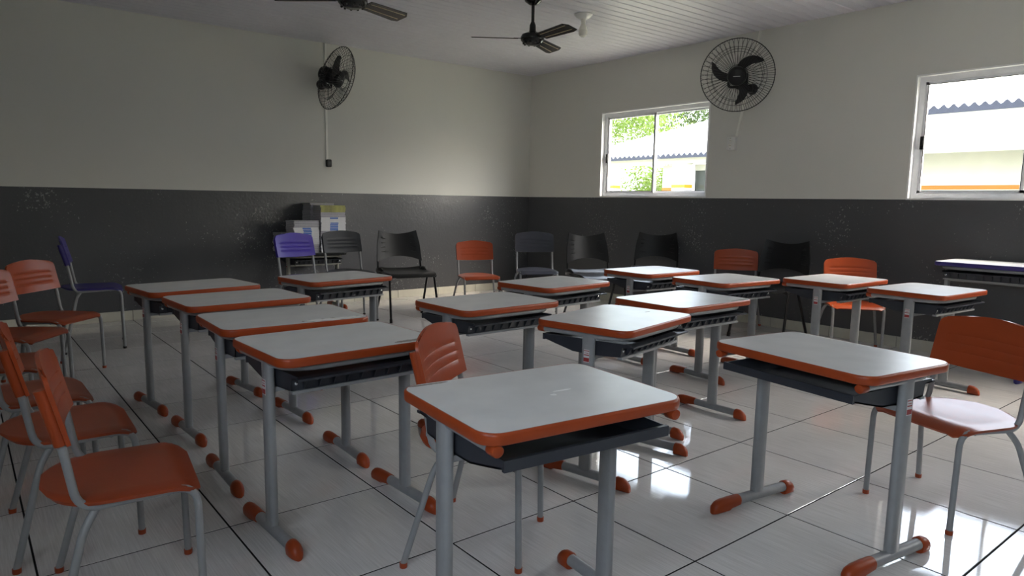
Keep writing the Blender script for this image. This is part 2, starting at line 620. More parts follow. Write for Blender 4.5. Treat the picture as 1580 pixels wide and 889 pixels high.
ce = structure(MB().box2((XL, YF, ZC + 0.012), (XR, YB, ZC + 0.05)).build('ceiling', M['backing'], smooth=False))
pl_w = 0.1
pm = None
npl = int((YB - YF) / pl_w) + 1
for k in range(npl):
    yb = YB - k * pl_w
    ya = max(yb - pl_w, YF)
    w = yb - ya
    if w < 0.02:
        continue
    full = abs(w - pl_w) < 1e-6
    if full and pm is not None:
        o = bpy.data.objects.new('plank', pm)
        col.objects.link(o)
        o.parent = ce
    else:
        sec = [(-w / 2 + 0.003, 0.012), (-w / 2 + 0.003, 0.006), (-w / 2 + 0.009, 0.0), (w / 2 - 0.009, 0.0), (w / 2 - 0.003, 0.006), (w / 2 - 0.003, 0.012)]
        x0, x1 = 0.0, XR - XL
        o = MB().loft([[Vector((x0, y, z)) for y, z in sec], [Vector((x1, y, z)) for y, z in sec]]).build('plank', M['pvc'], ce, smooth=False)
        if full:
            pm = o.data
    o.location = (XL, (ya + yb) / 2, ZC)

def wall_with_holes(name, x0, x1, ya, yb, z0, z1, holes):
    """a wall slab between x0 and x1 with rectangular window holes (y0, y1, za, zb)"""
    mb = MB()
    ys = sorted({ya, yb, *[h[0] for h in holes], *[h[1] for h in holes]})
    for a, b in zip(ys[:-1], ys[1:]):
        hs = [h for h in holes if h[0] < (a + b) / 2 < h[1]]
        if hs:
            mb.box2((x0, a, z0), (x1, b, hs[0][2]))
            mb.box2((x0, a, hs[0][3]), (x1, b, z1))
        else:
            mb.box2((x0, a, z0), (x1, b, z1))
    return structure(mb.build(name, M['wall'], smooth=False))

TH = 0.16
wall_with_holes('wall_right', XR, XR + TH, YF - TH, YB + TH, -0.12, ZC + 0.05, WIN_R)
wall_with_holes('wall_left', XL - TH, XL, YF - TH, YB + TH, -0.12, ZC + 0.05, WIN_L_ADDED)
structure(MB().box2((XL, YB, -0.12), (XR, YB + TH, ZC + 0.05)).build('wall_back', M['wall'], smooth=False))
wf = MB()
xs_ = sorted({XL, XR, *[h[0] for h in WIN_F], *[h[1] for h in WIN_F]})
for a, b in zip(xs_[:-1], xs_[1:]):
    hs = [h for h in WIN_F if h[0] < (a + b) / 2 < h[1]]
    if hs:
        wf.box2((a, YF - TH, -0.12), (b, YF, hs[0][2])).box2((a, YF - TH, hs[0][3]), (b, YF, ZC + 0.05))
    else:
        wf.box2((a, YF - TH, -0.12), (b, YF, ZC + 0.05))
structure(wf.build('wall_front', M['wall'], smooth=False))
structure(MB().box2((XL - 0.2, YF - 0.2, ZC + 0.06), (XR + 0.20, YB + 0.2, ZC + 0.16)).build('roof', M['ext_roof'], smooth=False))

# baseboards of tile pieces
SKH, SKT = 0.088, 0.009
def baseboard(name, a, b, axis, pos, sgn):
    base = None
    ks = range(math.floor(a / TS), math.ceil(b / TS))
    root = structure(empty(name))
    full = None
    for k in ks:
        p, q = max(a, k * TS), min(b, (k + 1) * TS)
        if q - p < 0.03:
            continue
        L = q - p - 0.004
        e = 0.0015
        sec = [(0, 0), (SKT, 0), (SKT, SKH - 0.003), (SKT - 0.003, SKH), (0, SKH)]
        if abs((q - p) - TS) < 1e-6 and full is not None:
            o = bpy.data.objects.new('baseboard_tile', full)
            col.objects.link(o)
            o.parent = root
        else:
            if axis == 'x':
                rings = [[Vector((s, sgn * t, z)) for t, z in sec] for s in (-L / 2, L / 2)]
            else:
                rings = [[Vector((sgn * t, s, z)) for t, z in sec] for s in (-L / 2, L / 2)]
            o = MB().loft(rings).build('baseboard_tile', M['skirt'], root, smooth=False)
            if abs((q - p) - TS) < 1e-6:
                full = o.data
        mid = (p + q) / 2
        o.location = (mid, pos, 0.0005) if axis == 'x' else (pos, mid, 0.0005)
    # the dark joint behind
    j = MB()
    if axis == 'x':
        j.box2((a, pos, 0), (b, pos + sgn * 0.004, SKH - 0.002))
    else:
        j.box2((pos, a, 0), (pos + sgn * 0.004, b, SKH - 0.002))
    j.build('joint', M['grout'], root, smooth=False)
baseboard('baseboard_back', XL, XR - 0.010, 'x', YB, -1)
baseboard('baseboard_right', YF, YB, 'y', XR, -1)
baseboard('baseboard_left', YF, YB - 0.010, 'y', XL, 1)

# windows
def window(name, x_in, sgn, rect, latch_side=1):
    """sliding aluminium window set into the reveal; sgn = outward direction along x"""
    y0, y1, z0, z1 = rect
    root = structure(empty(name, (x_in, 0, 0)))
    def X(t): return sgn * t
    # white reveal lining
    for nm, a, b in (('reveal', (y0, z0), (y0 + 0.012, z1)), ('reveal', (y1 - 0.012, z0), (y1, z1)), ('reveal', (y0 + 0.012, z1 - 0.012), (y1 - 0.012, z1)), ('reveal', (y0 + 0.012, z0), (y1 - 0.012, z0 + 0.012))):
        MB().box2((X(-0.004), a[0], a[1]), (X(TH), b[0], b[1])).build(nm, M['jamb'], root, smooth=False)
    a0, a1, b0, b1 = y0 + 0.012, y1 - 0.012, z0 + 0.012, z1 - 0.012
    f = 0.042
    xa, xb = 0.045, 0.115
    for (p, q) in (((a0, b0), (a0 + f, b1)), ((a1 - f, b0), (a1, b1)), ((a0 + f, b1 - f), (a1 - f, b1)), ((a0 + f, b0), (a1 - f, b0 + f))):
        MB().box2((X(xa), p[0], p[1]), (X(xb), q[0], q[1])).build('frame', M['alu'], root, smooth=False)
    mid = (a0 + a1) / 2
    s = 0.026
    for (ya, yb, xs) in ((mid - 0.018, a1 - f + 0.006, 0.052), (a0 + f - 0.006, mid + 0.018, 0.082)):
        sa = empty('sash')
        sa.parent = root
        mb = MB()
        za, zb = b0 + f - 0.006, b1 - f + 0.006
        mb.box2((X(xs), ya, za), (X(xs + 0.022), ya + s, zb)).box2((X(xs), yb - s, za), (X(xs + 0.022), yb, zb))
        mb.box2((X(xs), ya, zb - s), (X(xs + 0.022), yb, zb)).box2((X(xs), ya, za), (X(xs + 0.022), yb, za + s))
        mb.build('sash_frame', M['alu'], sa, smooth=False)
        g = MB()
        e = 0.004
        g.box2((X(xs - 0.001), ya + s - e, za + s - e), (X(xs + 0.004), ya + s, zb - s + e)).box2((X(xs - 0.001), yb - s, za + s - e), (X(xs + 0.004), yb - s + e, zb - s + e))
        g.box2((X(xs - 0.001), ya + s, zb - s), (X(xs + 0.004), yb - s, zb - s + e)).box2((X(xs - 0.001), ya + s, za + s - e), (X(xs + 0.004), yb - s, za + s))
        g.build('seal', M['seal'], sa, smooth=False)
        p = MB()
        xx = xs + 0.011
        p.add([(X(xx), ya + s, za + s), (X(xx), yb - s, za + s), (X(xx), yb - s, zb - s), (X(xx), ya + s, zb - s)], [(0, 1, 2, 3)])
        p.build('pane', M['glass'], sa, smooth=False, recalc=False)
    yl = a1 - f - 0.008
    zl = b0 + (b1 - b0) * 0.46
    MB().box2((X(xa - 0.012), yl - 0.016, zl - 0.05), (X(xa + 0.008), yl + 0.010, zl + 0.05)).box2((X(xa - 0.020), yl - 0.010, zl - 0.018), (X(xa - 0.010), yl + 0.004, zl + 0.018)).build('latch', M['black'], root, smooth=False)
    return root
n = 0
for r_ in WIN_R:
    n += 1
    window('window_%d' % n, XR, 1, r_)
for r_ in WIN_L_ADDED:
    n += 1  # added out of view to let in more light
    window('window_%d' % n, XL, -1, r_)
for r_ in WIN_F:                                  # built like the others, then turned into the front wall
    n += 1
    w_ = window('window_%d' % n, 0.0, 1, r_)
    w_.rotation_euler = (0, 0, R(-90))
    w_.location = (0, YF, 0)
    w_.scale = (1, 1, 1)

# ------------------------------------------------------------------ school desk
def build_desk(edge, h=0.645, steel=None, top=None, cap=None):
    """600 x 450 mm pupil's desk; user side is -y"""
    steel = steel or M['steel']
    top = top or M['laminate']
    cap = cap or M['orange']
    root = empty('school_desk')
    w, d, r = 0.600, 0.450, 0.055
    MB().loft([[Vector((x, y, z)) for x, y in rrect(w - 0.014, d - 0.014, r - 0.007)] for z in (h - 0.022, h + 0.0004)]).build('desktop', top, root)
    prof = [(0.010, h), (0.004, h + 0.0002), (0.0012, h - 0.0025), (0.0, h - 0.007), (0.0, h - 0.022), (0.0025, h - 0.027), (0.007, h - 0.029), (0.022, h - 0.029), (0.022, h - 0.01)]
    MB().ringloft([[Vector((x, y, z)) for x, y in rrect(w - 2 * o, d - 2 * o, max(r - o, 0.01))] for o, z in prof]).build('edge_band', edge, root)
    # C-shaped round tube under the top, open towards +y
    zt = h - 0.029 - 0.0118
    xs = 0.264
    path = bend([(-xs, 0.188, zt), (-xs, -0.188, zt), (xs, -0.188, zt), (xs, 0.188, zt)], 0.115, 8)
    MB().tube(path, 0.0118, 12).build('top_support', steel, root)
    for s in (-1, 1):
        c = MB()
        rings = []
        for yy, rr in ((0.188, 0.0140), (0.190, 0.0155), (0.214, 0.0155), (0.218, 0.0140), (0.2195, 0.009)):
            rings.append([Vector((s * xs + rr * math.cos(2 * math.pi * j / 16), yy, zt + 0.001 + rr * math.sin(2 * math.pi * j / 16) * (1.0 if math.sin(2 * math.pi * j / 16) < 0 else 0.80))) for j in range(16)])
        c.loft(rings).build('support_cap', cap, root)
    yc = -0.028
    for s in (-1, 1):
        # oblong column
        cp = []
        for j in range(16):
            a = 2 * math.pi * j / 16
            cp.append((0.0145 * math.cos(a), 0.0145 * math.sin(a) + (0.0145 if math.sin(a) > 0.01 else -0.0145 if math.sin(a) < -0.01 else 0)))
        MB().loft([[Vector((s * 0.262 + x, yc + y, z)) for x, y in cp] for z in (0.035, zt + 0.004)]).build('column', steel, root)
        MB().tube([(s * 0.262, 0.150, 0.030), (s * 0.262, -0.205, 0.030)], 0.019, 14).build('foot_bar', steel, root)
        # weld fillet under the column is hidden; long toe cap (+y) and short heel cap (-y)
        rings = []
        for yy, hw, zt_, zb in ((0.075, 0.0200, 0.051, 0.012), (0.125, 0.0215, 0.052, 0.006), (0.132, 0.0215, 0.052, 0.0), (0.165, 0.0220, 0.051, 0.0), (0.188, 0.0205, 0.046, 0.0), (0.202, 0.0160, 0.036, 0.0), (0.208, 0.0090, 0.022, 0.0)):
            ring = []
            for j in range(14):
                a = 2 * math.pi * j / 14
                ca, sa_ = math.cos(a), math.sin(a)
                zc = zb + (zt_ - zb) * 0.5
                ring.append(Vector((s * 0.262 + hw * ca, yy, max(zb, zc + (zt_ - zb) * 0.5 * (sa_ if sa_ > 0 else -abs(sa_) ** 0.4)))))
            rings.append(ring)
        MB().loft(rings).build('toe_cap', cap, root)
        rings = []
        for yy, hw, zt_ in ((-0.178, 0.0215, 0.052), (-0.182, 0.0230, 0.054), (-0.205, 0.0230, 0.052), (-0.222, 0.0200, 0.044), (-0.233, 0.0150, 0.032), (-0.238, 0.0080, 0.018)):
            ring = []
            for j in range(14):
                a = 2 * math.pi * j / 14
                ca, sa_ = math.cos(a), math.sin(a)
                ring.append(Vector((s * 0.262 + hw * ca, yy, max(0.0, zt_ * 0.5 + zt_ * 0.5 * (sa_ if sa_ > 0 else -abs(sa_) ** 0.4)))))
            rings.append(ring)
        MB().loft(rings).build('heel_cap', cap, root)
    # crossbar between the columns, under the tray
    MB().box((0, yc, h - 0.136), (0.50, 0.030, 0.016)).build('crossbar', steel, root, smooth=False)
    # book tray: thin moulded section extruded along x
    zt2 = h - 0.066
    sec_top = [(-0.205, zt2 - 0.004), (-0.168, zt2 - 0.006), (-0.162, zt2 - 0.046), (-0.03, zt2 - 0.054), (0.06, zt2 - 0.052), (0.14, zt2 - 0.034), (0.19, zt2 - 0.022), (0.205, zt2 - 0.018)]
    sec_bot = [(y, z - 0.005) for y, z in sec_top]
    sec = sec_top + list(reversed(sec_bot))
    hw = 0.243
    tr = MB().loft([[Vector((x, y, z)) for y, z in sec] for x in (-hw, hw)])
    # side cheeks and rims
    for s in (-1, 1):
        ch = [(-0.205, zt2 + 0.004)] + [(y, z) for y, z in sec_bot] + [(0.205, zt2 - 0.002)]
        tr.loft([[Vector((s * (hw - 0.004 * k), y, z)) for y, z in ch] for k in (0, 1)])
    tr.box((0, -0.212, zt2 - 0.006), (0.49, 0.016, 0.007))
    tr.box((0, 0.208, zt2 - 0.014), (0.49, 0.010, 0.026))
    tray = tr.build('book_tray', M['tray'], root)
    rib_me = None
    for k in range(9):
        x = -0.20 + 0.05 * k
        if rib_me is None:
            rb = MB()
            rp = [(-0.192, -0.010), (-0.166, -0.010), (-0.160, -0.046), (-0.170, -0.046)]
            rb.loft([[Vector((xx, y, z)) for y, z in rp] for xx in (-0.002, 0.002)])
            o = rb.build('rib', M['tray'], tray, smooth=False)
            rib_me = o.data
        else:
            o = bpy.data.objects.new('rib', rib_me)
            col.objects.link(o)
            o.parent = tray
        o.location = (x, 0, zt2)
    for s in (-1, 1):
        MB().lathe([(0.0, -0.002), (0.0055, -0.002), (0.0055, 0.001), (0.003, 0.0025), (0.0, 0.0025)], 10, (s * 0.228, -0.167, zt2 - 0.026), (0, -1, 0)).build('screw', M['chrome'], root)
    tr2 = MB().box((0, -0.160, zt2 - 0.055), (0.486, 0.022, 0.010)).build('tray_rail', steel, root, smooth=False)
    # inventory sticker on the outer face of one column
    st = MB().box((-0.2770, yc, h - 0.125), (0.0008, 0.026, 0.052)).build('sticker', M['label_white'], root, smooth=False)
    sr = MB()
    sr.box((-0.2776, yc, h - 0.140), (0.0006, 0.0255, 0.016))
    sr.box((-0.2776, yc, h - 0.104), (0.0006, 0.0255, 0.003)).box((-0.2776, yc, h - 0.113), (0.0006, 0.018, 0.002)).box((-0.2776, yc, h - 0.121), (0.0006, 0.024, 0.004))
    sr.build('sticker_print', M['label_red'], st, smooth=False)
    index_tree(root)
    return root

desk0 = build_desk(M['orange'])
DESKS = [
 # x, y, rot, label
 (0.901, -0.526, 6.9, 'orange-edged pupil desk farthest back in the left column, beside the blue chair'),
 (0.951, -1.120, 3.0, 'orange-edged pupil desk second from the back in the left column of four'),
 (0.927, -1.781, -1.5, 'orange-edged pupil desk with a pale peeled strip along its near edge'),
 (0.909, -2.339, 2.3, 'orange-edged pupil desk at the near end of the left column, scuffed corner'),
 (1.756, -0.510, 7.8, 'orange-edged pupil desk in front of the violet and charcoal chairs'),
 (1.919, -1.884, 1.5, 'orange-edged pupil desk in the middle, before the lone chair by the back wall'),
 (2.764, -1.452, 5.9, 'orange-edged pupil desk in front of the slate grey chair in the corner'),
 (2.101, -2.567, 12.2, 'turned orange-edged pupil desk just behind the nearest desk, sheen across its top'),
 (2.830, -2.363, -0.4, 'orange-edged pupil desk with a grey scuffed corner, between the middle and right desks'),
 (3.911, -1.267, -1.4, 'orange-edged pupil desk farthest back on the right, beneath the left-hand window'),
 (3.902, -1.900, -4.9, 'orange-edged pupil desk standing before the angled black chair at the right wall'),
 (4.539, -2.318, -1.9, 'orange-edged pupil desk in front of the orange chair under the right-hand wall'),
 (4.471, -2.906, -3.8, 'orange-edged pupil desk farthest right of the back row, beside the navy-edged desk'),
 (1.033, -3.279, 174.0, 'nearest orange-edged pupil desk in the centre foreground, white scratches on its top'),
 (2.166, -3.450, 81.7, 'orange-edged pupil desk in the right foreground turned sideways, chair tucked at its side'),
]
desk_objs = []
for i, (x, y, a, lab) in enumerate(DESKS):
    o = desk0 if i == 0 else copy_tree(desk0)
    o.location = (x, y, 0)
    o.rotation_euler = (0, 0, R(a))
    tag(o, lab, 'desk', 'orange-edged pupil desks')
    desk_objs.append(o)

def patch_part(desk, name, pts, material, h=0.645, label=None):
    mb = MB()
    P0 = [Vector((x, y, h + 0.0003)) for x, y in pts]
    P1 = [Vector((x, y, h + 0.0008)) for x, y in pts]
    o = mb.loft([P0, P1]).build(name, material, desk, smooth=False)
    if label:
        o['label'] = label
    return o
random.seed(5)
def ragged(x0, x1, y0, y1, n=22, amp=0.35):
    lo, hi = [], []
    for k in range(n + 1):
        t = k / n
        e = min(1.0, 6 * t * (1 - t) + 0.15)
        mid, half = (y0 + y1) / 2, (y1 - y0) / 2
        x = x0 + (x1 - x0) * t
        lo.append((x, mid - half * e * (1 - amp * random.random())))
        hi.append((x, mid + half * e * (1 - amp * random.random())))
    return lo + list(reversed(hi))
patch_part(desk_objs[2], 'peel_rim', ragged(0.012, 0.280, -0.2155, -0.155), M['laminate_stain'], label='grey rim around the peeled laminate')
patch_part(desk_objs[2], 'peeled_patch', ragged(0.02, 0.276, -0.2145, -0.160), M['laminate_worn'], h=0.6456, label='pale strip of peeled laminate')
patch_part(desk_objs[3], 'scuff_mark', ragged(0.12, 0.255, -0.205, -0.175), M['laminate_stain'], label='brownish scuff')
patch_part(desk_objs[8], 'scuff_mark', ragged(0.13, 0.26, -0.208, -0.190), M['laminate_stain'], label='grey scuff')
patch_part(desk_objs[7], 'scratch', ragged(0.19, 0.235, -0.04, -0.032, 8), M['laminate_stain'])
M['scratch'] = mat('scratch_white', (0.97, 0.97, 0.96), 0.4, noise=(50, 0.02))
patch_part(desk_objs[13], 'scratch', ragged(-0.090, -0.030, 0.008, 0.016, 8), M['scratch'])
patch_part(desk_objs[13], 'scratch', ragged(-0.024, -0.006, 0.028, 0.042, 6), M['scratch'])
patch_part(desk_objs[13], 'edge_wear', ragged(0.16, 0.275, -0.214, -0.200), M['laminate_stain'])
patch_part(desk_objs[14], 'edge_wear', ragged(-0.06, 0.26, -0.215, -0.199, 30, 0.8), M['laminate_worn'])

desk_b = build_desk(M['blue_edge'], h=0.76, cap=M['blue_edge'])
desk_b.location = (5.48, -2.94, 0)
desk_b.rotation_euler = (0, 0, R(270))
tag(desk_b, 'taller grey desk with a navy blue edge against the right wall', 'desk')

TB_H = 0.594
desk_t = build_desk(M['black'], h=TB_H, steel=M['steel_beige'], cap=M['orange'])
desk_t.location = (2.735, 2.165, 0)
tag(desk_t, 'low beige-legged desk against the back wall carrying the stacks of books', 'desk')

# ------------------------------------------------------------------ school chair
def build_chair(plastic, big=False, cap=None, name='school_chair'):
    """pupil's chair, faces +x; big = the taller size"""
    root = empty(name)
    if big:
        BT, BB, BN, SZ, FF, RF, S0, S1 = (-0.198, 0.815), (-0.150, 0.630), (-0.125, 0.47), 0.445, 0.183, -0.194, -0.205, 0.190
    else:
        BT, BB, BN, SZ, FF, RF, S0, S1 = (-0.178, 0.705), (-0.135, 0.525), (-0.115, 0.395), 0.362, 0.170, -0.180, -0.195, 0.175
    tr = 0.0105
    for s in (-1, 1):
        y = s * 0.180
        path = bend([(FF, y, 0.012), (FF - 0.006, y, SZ + 0.004), (BN[0] + 0.006, y, SZ - 0.008), (BB[0], y, BB[1]), (BT[0] + 0.004, y, BT[1] - 0.045)], [0.055, 0.05, 0.02], 6)
        MB().tube(path, tr, 10).build('side_frame', M['steel'], root)
        path = bend([(BN[0] + 0.045, y - s * 0.006, SZ - 0.012), (BN[0] + 0.015, y + s * 0.012, SZ - 0.055), (RF, s * 0.247, 0.012)], 0.03, 5)
        MB().tube(path, tr, 10).build('rear_leg', M['steel'], root)
        MB().lathe([(0.0, 0.0), (0.0118, 0.0), (0.0125, 0.004), (0.0125, 0.016), (0.0, 0.016)], 12, (FF, y, 0)).build('foot_cap', cap or plastic, root)
        MB().lathe([(0.0, 0.0), (0.0118, 0.0), (0.0125, 0.004), (0.0125, 0.016), (0.0, 0.016)], 12, (RF, s * 0.247, 0)).build('foot_cap', cap or plastic, root)
    MB().tube([(FF - 0.075, -0.18, SZ - 0.004), (FF - 0.075, 0.18, SZ - 0.004)], 0.009, 8).build('crossbar', M['steel'], root)
    MB().tube([(-0.075, -0.18, SZ - 0.010), (-0.075, 0.18, SZ - 0.010)], 0.009, 8).build('crossbar', M['steel'], root)
    # seat shell
    P = []
    nx, ny = 20, 13
    for i in range(nx + 1):
        t = i / nx
        x = S0 + (S1 - S0) * t
        # half width: elliptical at the rear, rounded corners in front
        if t < 0.45:
            k = (0.45 - t) / 0.45
            hw = 0.198 * (1 - 0.93 * k ** 2.6) ** 0.5 if k < 1 else 0.198 * 0.26
        elif t > 0.86:
            k = (t - 0.86) / 0.14
            hw = 0.198 - 0.040 * (1 - math.sqrt(max(0, 1 - k * k)))
        else:
            hw = 0.198
        fr = max(0.0, (t - 0.80) / 0.20)
        rr = max(0.0, (0.25 - t) / 0.25)
        z0 = SZ + 0.017 - 0.026 * fr ** 2 + 0.004 * rr
        row = []
        for j in range(ny + 1):
            u = -1 + 2 * j / ny
            dip = -0.006 * (1 - u * u) * math.sin(math.pi * min(1, max(0, t * 1.1)))
            edge = -0.006 * max(0, (abs(u) - 0.85) / 0.15) ** 2
            row.append(Vector((x, hw * u, z0 + dip + edge)))
        P.append(row)
    MB().grid_shell(P, 0.009).build('seat', plastic, root)
    # backrest panel with three recessed bands, sleeves on the uprights
    vs = [0.0, 0.03, 0.15, 0.252, 0.258, 0.278, 0.284, 0.35, 0.417, 0.423, 0.443, 0.449, 0.515, 0.582, 0.588, 0.608, 0.614, 0.70, 0.78, 0.84, 0.89, 0.93, 0.96, 0.985, 1.0]
    us = [-1, -0.97, -0.9, -0.78, -0.77, -0.6, -0.4, -0.2, 0, 0.2, 0.4, 0.6, 0.77, 0.78, 0.9, 0.97, 1]
    P = []
    for v in vs:
        row = []
        x0 = BB[0] + (BT[0] - BB[0]) * v
        z0 = BB[1] + (BT[1] - BB[1]) * v
        hw = 0.197
        if v > 0.80:
            k = (v - 0.80) / 0.20
            hw = 0.197 - 0.036 * (1 - math.sqrt(max(0, 1 - k * k)))
        groove = 0.0011 if any(a <= v <= b for a, b in ((0.256, 0.280), (0.421, 0.445), (0.586, 0.610))) else 0.0
        for u in us:
            g = groove if abs(u) <= 0.77 else 0.0
            arch = 0.016 * (1 - u * u) * (v ** 2) - 0.006 * (1 - u * u) * (1 - v) ** 4
            row.append(Vector((x0 + 0.012 - 0.020 * (1 - u * u) - g, hw * u, z0 + arch)))
        P.append(row)
    bk = MB().grid_shell(P, 0.010)
    for s in (-1, 1):
        d0 = Vector((BB[0], s * 0.180, BB[1] + 0.002))
        d1 = Vector((BB[0] + (BT[0] - BB[0]) * 0.80, s * 0.180, BB[1] + (BT[1] - BB[1]) * 0.80))
        bk.tube([d0, d0.lerp(d1, 0.5), d1], 0.0165, 12)
    bk.build('backrest', plastic, root)
    index_tree(root)
    return root

chair0 = build_chair(M['orange_seat'])
CHAIRS = [
 (0.201, -2.485, -7.4, 'nearest orange school chair at the lower left, its whole seat in view'),
 (0.141, -1.911, -2.0, 'orange school chair directly behind the nearest one at the lower left'),
 (0.078, -1.415, 0.4, 'orange school chair third from the front in the left-hand row'),
 (0.020, -0.780, -14.0, 'orange school chair fourth from the front in the left-hand row, mostly cut off'),
 (0.114, -0.004, -36.6, 'angled orange school chair at the left edge, second from the back of the row'),
 (0.347, 0.532, -43.7, 'angled orange school chair at the back of the left-hand row, glare on its ribbed back'),
 (4.063, 1.098, -111.4, 'bright orange school chair standing alone near the back wall'),
 (1.206, -2.801, -52.3, 'orange school chair tucked behind the nearest desk in the centre'),
 (2.758, -3.640, 159.8, 'orange school chair at the right edge with a shiny seat beside the sideways desk'),
 (5.520, -0.925, 215.0, 'orange school chair half hidden behind the angled black chair at the right wall'),
 (5.420, -2.045, 220.0, 'dark orange school chair against the right wall behind a desk'),
]
for i, (x, y, a, lab) in enumerate(CHAIRS):
    o = chair0 if i == 0 else copy_tree(chair0)
    o.location = (x, y, 0)
    o.rotation_euler = (0, 0, R(a))
    tag(o, lab, 'chair', 'orange school chairs')

for (x, y, a, mt, lab) in (
        (2.237, 1.095, -74.7, 'purple', 'glossy violet-blue school chair in front of the book stacks'),
        (2.772, 1.366, -88.7, 'char', 'charcoal school chair right of the violet one, in front of the books'),
        (4.403, 0.585, -122.4, 'slate', 'slate grey school chair near the room corner'),
        (0.666, 1.339, -8.8, 'blue', 'navy blue school chair seen from the side at the far left')):
    if mt == 'blue':
        M['blue'] = mat('navy_seat_plastic', (0.035, 0.024, 0.19), 0.32, noise=(10, 0.05))
    o = build_chair(M[mt], True, M['dark_hole'])
    o.location = (x, y, 0)
    o.rotation_euler = (0, 0, R(a))
    tag(o, lab, 'chair', 'taller school chairs')

# ------------------------------------------------------------------ black stacking chair
def build_iso():
    root = empty('stacking_chair')
    B = M['black']
    for s in (-1, 1):
        for (x0, x1) in ((0.125, 0.215), (-0.035, -0.235)):
            MB().tube([(x0, s * 0.222, 0.425), (x0 + (x1 - x0) * 0.5, s * 0.231, 0.213), (x1, s * 0.240, 0.014)], 0.016, 10, sq=0.62, ref=(0, 1, 0)).build('leg', B, root)
            MB().tube([(x1 - (x1 - x0) * 0.05, s * 0.239, 0.034), (x1, s * 0.240, 0.0)], 0.0185, 10, sq=0.68, ref=(0, 1, 0)).build('foot_tip', M['dark_hole'], root)
        MB().tube(bend([(0.165, s * 0.222, 0.418), (-0.10, s * 0.222, 0.420), (-0.205, s * 0.222, 0.440)], 0.05), 0.015, 10, sq=0.7, ref=(0, 1, 0)).build('side_rail', B, root)
        MB().tube(bend([(-0.165, s * 0.222, 0.425), (-0.208, s * 0.222, 0.445), (-0.235, s * 0.216, 0.60)], 0.03), 0.016, 10, sq=0.62, ref=(0, 1, 0)).build('upright', B, root)
        # moulded shoulder at the seat's rear corner
        MB().tube([(-0.215, s * 0.222, 0.425), (-0.19, s * 0.224, 0.455), (-0.14, s * 0.222, 0.462), (-0.09, s * 0.220, 0.452)], [0.016, 0.026, 0.024, 0.012], 12).build('shoulder', B, root)
    MB().tube([(0.10, -0.22, 0.415), (0.10, 0.22, 0.415)], 0.011, 8).build('crossbar', B, root)
    MB().tube([(-0.08, -0.22, 0.415), (-0.08, 0.22, 0.415)], 0.011, 8).build('crossbar', B, root)
    P = []
    nx, ny = 18, 12
    for i in range(nx + 1):
        t = i / nx
        x = -0.205 + 0.415 * t
        hw = 0.228
        if t > 0.85:
            k = (t - 0.85) / 0.15
            hw -= 0.05 * (1 - math.sqrt(max(0, 1 - k * k)))
        if t < 0.12:
            hw -= 0.03 * ((0.12 - t) / 0.12) ** 2
        z0 = 0.448 - 0.030 * max(0, (t - 0.78) / 0.22) ** 2 + 0.022 * max(0, (0.2 - t) / 0.2) ** 2 - 0.010 * math.sin(math.pi * t)
        P.append([Vector((x, hw * u, z0 + 0.012 * (abs(u) ** 3) * (1 - max(0, (t - 0.7) / 0.3)))) for u in [-1 + 2 * j / ny for j in range(ny + 1)]])
    MB().grid_shell(P, 0.008).build('seat', B, root)
    # backrest: horned upper corners, dipped top edge, arched bottom edge, four recessed lines each side
    vs = [0, 0.03, 0.10, 0.18, 0.258, 0.262, 0.288, 0.292, 0.35, 0.418, 0.422, 0.448, 0.452, 0.52, 0.578, 0.582, 0.608, 0.612, 0.68, 0.738, 0.742, 0.768, 0.772, 0.88, 0.96, 1.0]
    us = [-1, -0.95, -0.82, -0.81, -0.70, -0.62, -0.61, -0.4, -0.2, 0, 0.2, 0.4, 0.61, 0.62, 0.70, 0.81, 0.82, 0.95, 1]
    P = []
    for v in vs:
        row = []
        for u in us:
            bot = 0.530 + 0.050 * (1 - abs(u) ** 2.2)
            top_ = 0.832 - 0.036 * (1 - abs(u) ** 1.8)
            z = bot + (top_ - bot) * v
            zz = (z - 0.53) / 0.30
            hw = 0.232 - 0.020 * zz - 0.018 * max(0, zz - 0.55) / 0.45
            x = -0.222 - 0.060 * zz + 0.012 - 0.038 * (1 - u * u)
            g = 0.003 if (any(a <= v <= b for a, b in ((0.26, 0.29), (0.42, 0.45), (0.58, 0.61), (0.74, 0.77))) and 0.615 < abs(u) < 0.815) else 0
            row.append(Vector((x - g, hw * u, z)))
        P.append(row)
    MB().grid_shell(P, 0.008).build('backrest', B, root)
    index_tree(root)
    return root
iso0 = build_iso()
for i, (x, y, a, lab) in enumerate((
        (3.261, 1.151, -100.1, 'black plastic stacking chair with dipped top, right of the charcoal chair at the back wall'),
        (4.748, 0.086, -110.3, 'black plastic stacking chair just right of the room corner'),
        (5.470, 0.010, -150.0, 'black plastic stacking chair below the left-hand window, casting a shadow on the wall'),
        (5.330, -1.385, 184.0, 'black plastic stacking chair turned sideways in front of a half-hidden orange chair'))):
    o = iso0 if i == 0 else copy_tree(iso0)
    o.location = (x, y, 0)
    o.rotation_euler = (0, 0, R(a))
    tag(o, lab, 'chair', 'black stacking chairs')

